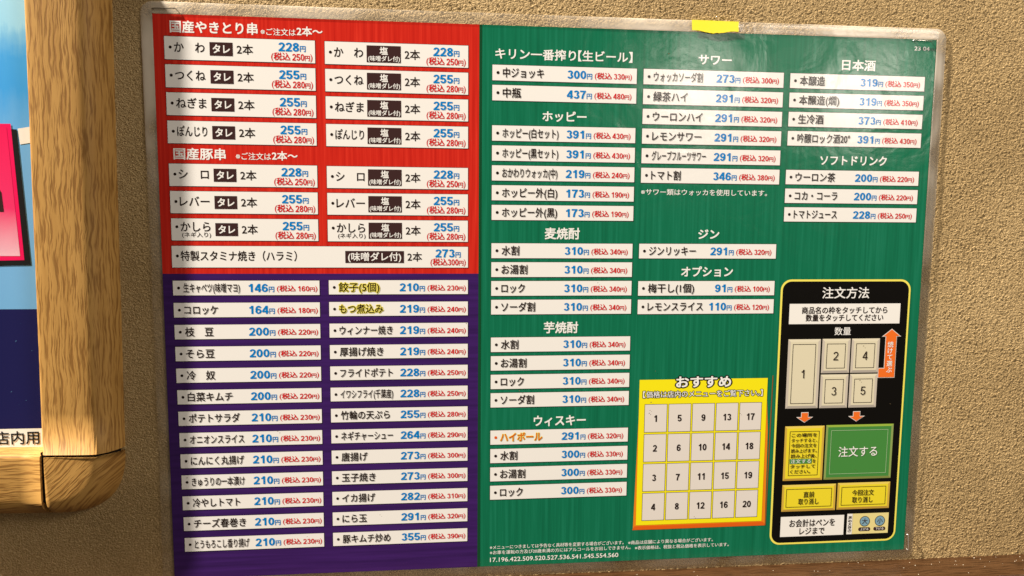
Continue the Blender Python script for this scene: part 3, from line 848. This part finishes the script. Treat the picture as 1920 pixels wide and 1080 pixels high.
M['magenta_rim'] = flat('magenta_rim_print', (0.78, 0.008, 0.10), .3, .4)
M['navy'] = flat('navy_print', (0.012, 0.012, 0.075), .25, .4)
M['inkblack'] = flat('poster_black_print', (0.012, 0.012, 0.012), .3, .4)
M['caption'] = flat('caption_print', (0.82, 0.80, 0.72), .4, .3)
M['sky_low'] = flat('pale_blue_print', (0.16, 0.40, 0.62), .25, .4)
def pp(mb, pts, d, mt): mb.poly([(x, -z) for x, z in pts], d, mt)
b = MB(); pp(b, [(-125, 30), (-55, 30), (-55, -226), (-125, -226)], 1.5, M['paper'])
pp(b, [(-125, 30), (-55, 30), (-55, -148.95), (-125, -148.95)], 1.6, M['sky_print'])
pp(b, [(-125, -149), (-55, -149), (-55, -211.3), (-125, -211.3)], 1.6, M['navy'])
pp(b, [(-125, -211.4), (-55, -211.4), (-55, -226), (-125, -226)], 1.6, M['caption'])
pos = b.build('poster', fr)
b = MB(); pp(b, [(-65.9, -58.3), (-55, -56.4), (-55, -64.2), (-65.2, -66.1)], 1.7, M['caption']); b.build('printed_flag', pos)
b = MB(); pp(b, [(-120, -56.0), (-66.3, -58.7), (-63.3, -126.4), (-120, -128)], 1.75, M['inkblack'])
pp(b, [(-120, -56.6), (-69.0, -56.0), (-66.3, -123.9), (-120, -125.0)], 1.8, M['magenta_rim'])
pp(b, [(-120, -58.0), (-71.0, -57.6), (-68.2, -121.8), (-120, -121.8)], 1.85, M['magenta'])
pp(b, [(-76.3, -88), (-75.2, -90), (-74.6, -99.6), (-90, -99.6), (-90, -86)], 1.9, M['tag'])
b.build('printed_picture', pos)
b = MB(); text(b, '店内用', -85.9, -64.2, 216.3, 6.6, M['inkblack'], 1.75, .016); b.build('caption', pos)

b = MB(); rs = random.Random(5)
for i in range(9):
    x, z, a, l = rs.uniform(-88, -64), rs.uniform(-205, -152), rs.uniform(-.6, 1.2), rs.uniform(.2, .9)
    dx, dz = l * math.cos(a), l * math.sin(a)
    pp(b, [(x, z), (x + .12, z - .06), (x + dx + .10, z + dz), (x + dx, z + dz + .08)], 1.72, M['sky_low'])
o = b.build('scratch_marks', pos); o['kind'] = 'stuff'

# ------------------------------------------------------------------ wooden ledge and table under the menu
b = MB(); pr = [(-3, -304.1), (2, -304.1), (12, -304.1), (20, -304.1), (21.4, -304.5), (22, -305.5), (22, -330)]
k = b.mat(M['ledge']); xs = [-150 + 720 * i / 12 for i in range(13)]
for x in xs:
    s = 0
    for j, (d, z) in enumerate(pr):
        b.uv[len(b.v)] = (s / 1000, x / 1000); b.v.append((x / 1000, -d / 1000, z / 1000))
        if j < len(pr) - 1: s += math.dist(pr[j], pr[j + 1])
w = len(pr)
for j in range(12):
    for i in range(w - 1): b.f.append((j * w + i, (j + 1) * w + i, (j + 1) * w + i + 1, j * w + i + 1)); b.mi.append(k)
o = b.build('wooden_ledge'); tag(o, 'dark brown wooden ledge along the foot of the wall under the menu', 'ledge')
for p in o.data.polygons: p.use_smooth = True
b = MB(); rnd = random.Random(3)
for i in range(38):
    x = rnd.choice([rnd.uniform(330, 500), rnd.uniform(420, 500), rnd.uniform(240, 500)]); dd = rnd.uniform(.5, 9) if rnd.random() < .7 else rnd.uniform(1, 20); r = rnd.uniform(.07, .24)
    c = Vector((x / 1000, -dd / 1000, -.3041 + r * .0005)); a = rnd.uniform(0, 3.1)
    vs = [c + Vector((math.cos(a) * r * 1.6, math.sin(a) * r, 0)) / 1000, c + Vector((-math.sin(a) * r, math.cos(a) * r, 0)) / 1000, c - Vector((math.cos(a) * r * 1.6, math.sin(a) * r, 0)) / 1000,
          c + Vector((math.sin(a) * r, -math.cos(a) * r, 0)) / 1000, c + Vector((0, 0, r)) / 1000]
    for q in ((0, 1, 4), (1, 2, 4), (2, 3, 4), (3, 0, 4)): b.face([tuple(vs[t]) for t in q], M['crumb'])
o = b.build('crumbs'); o['kind'] = 'stuff'; o['label'] = 'pale crumbs and dust scattered along the wooden ledge'

bpy.data.objects.remove(_fo); bpy.data.curves.remove(_fc)
for o in bpy.data.objects:
    if '_w' in o: del o['_w']
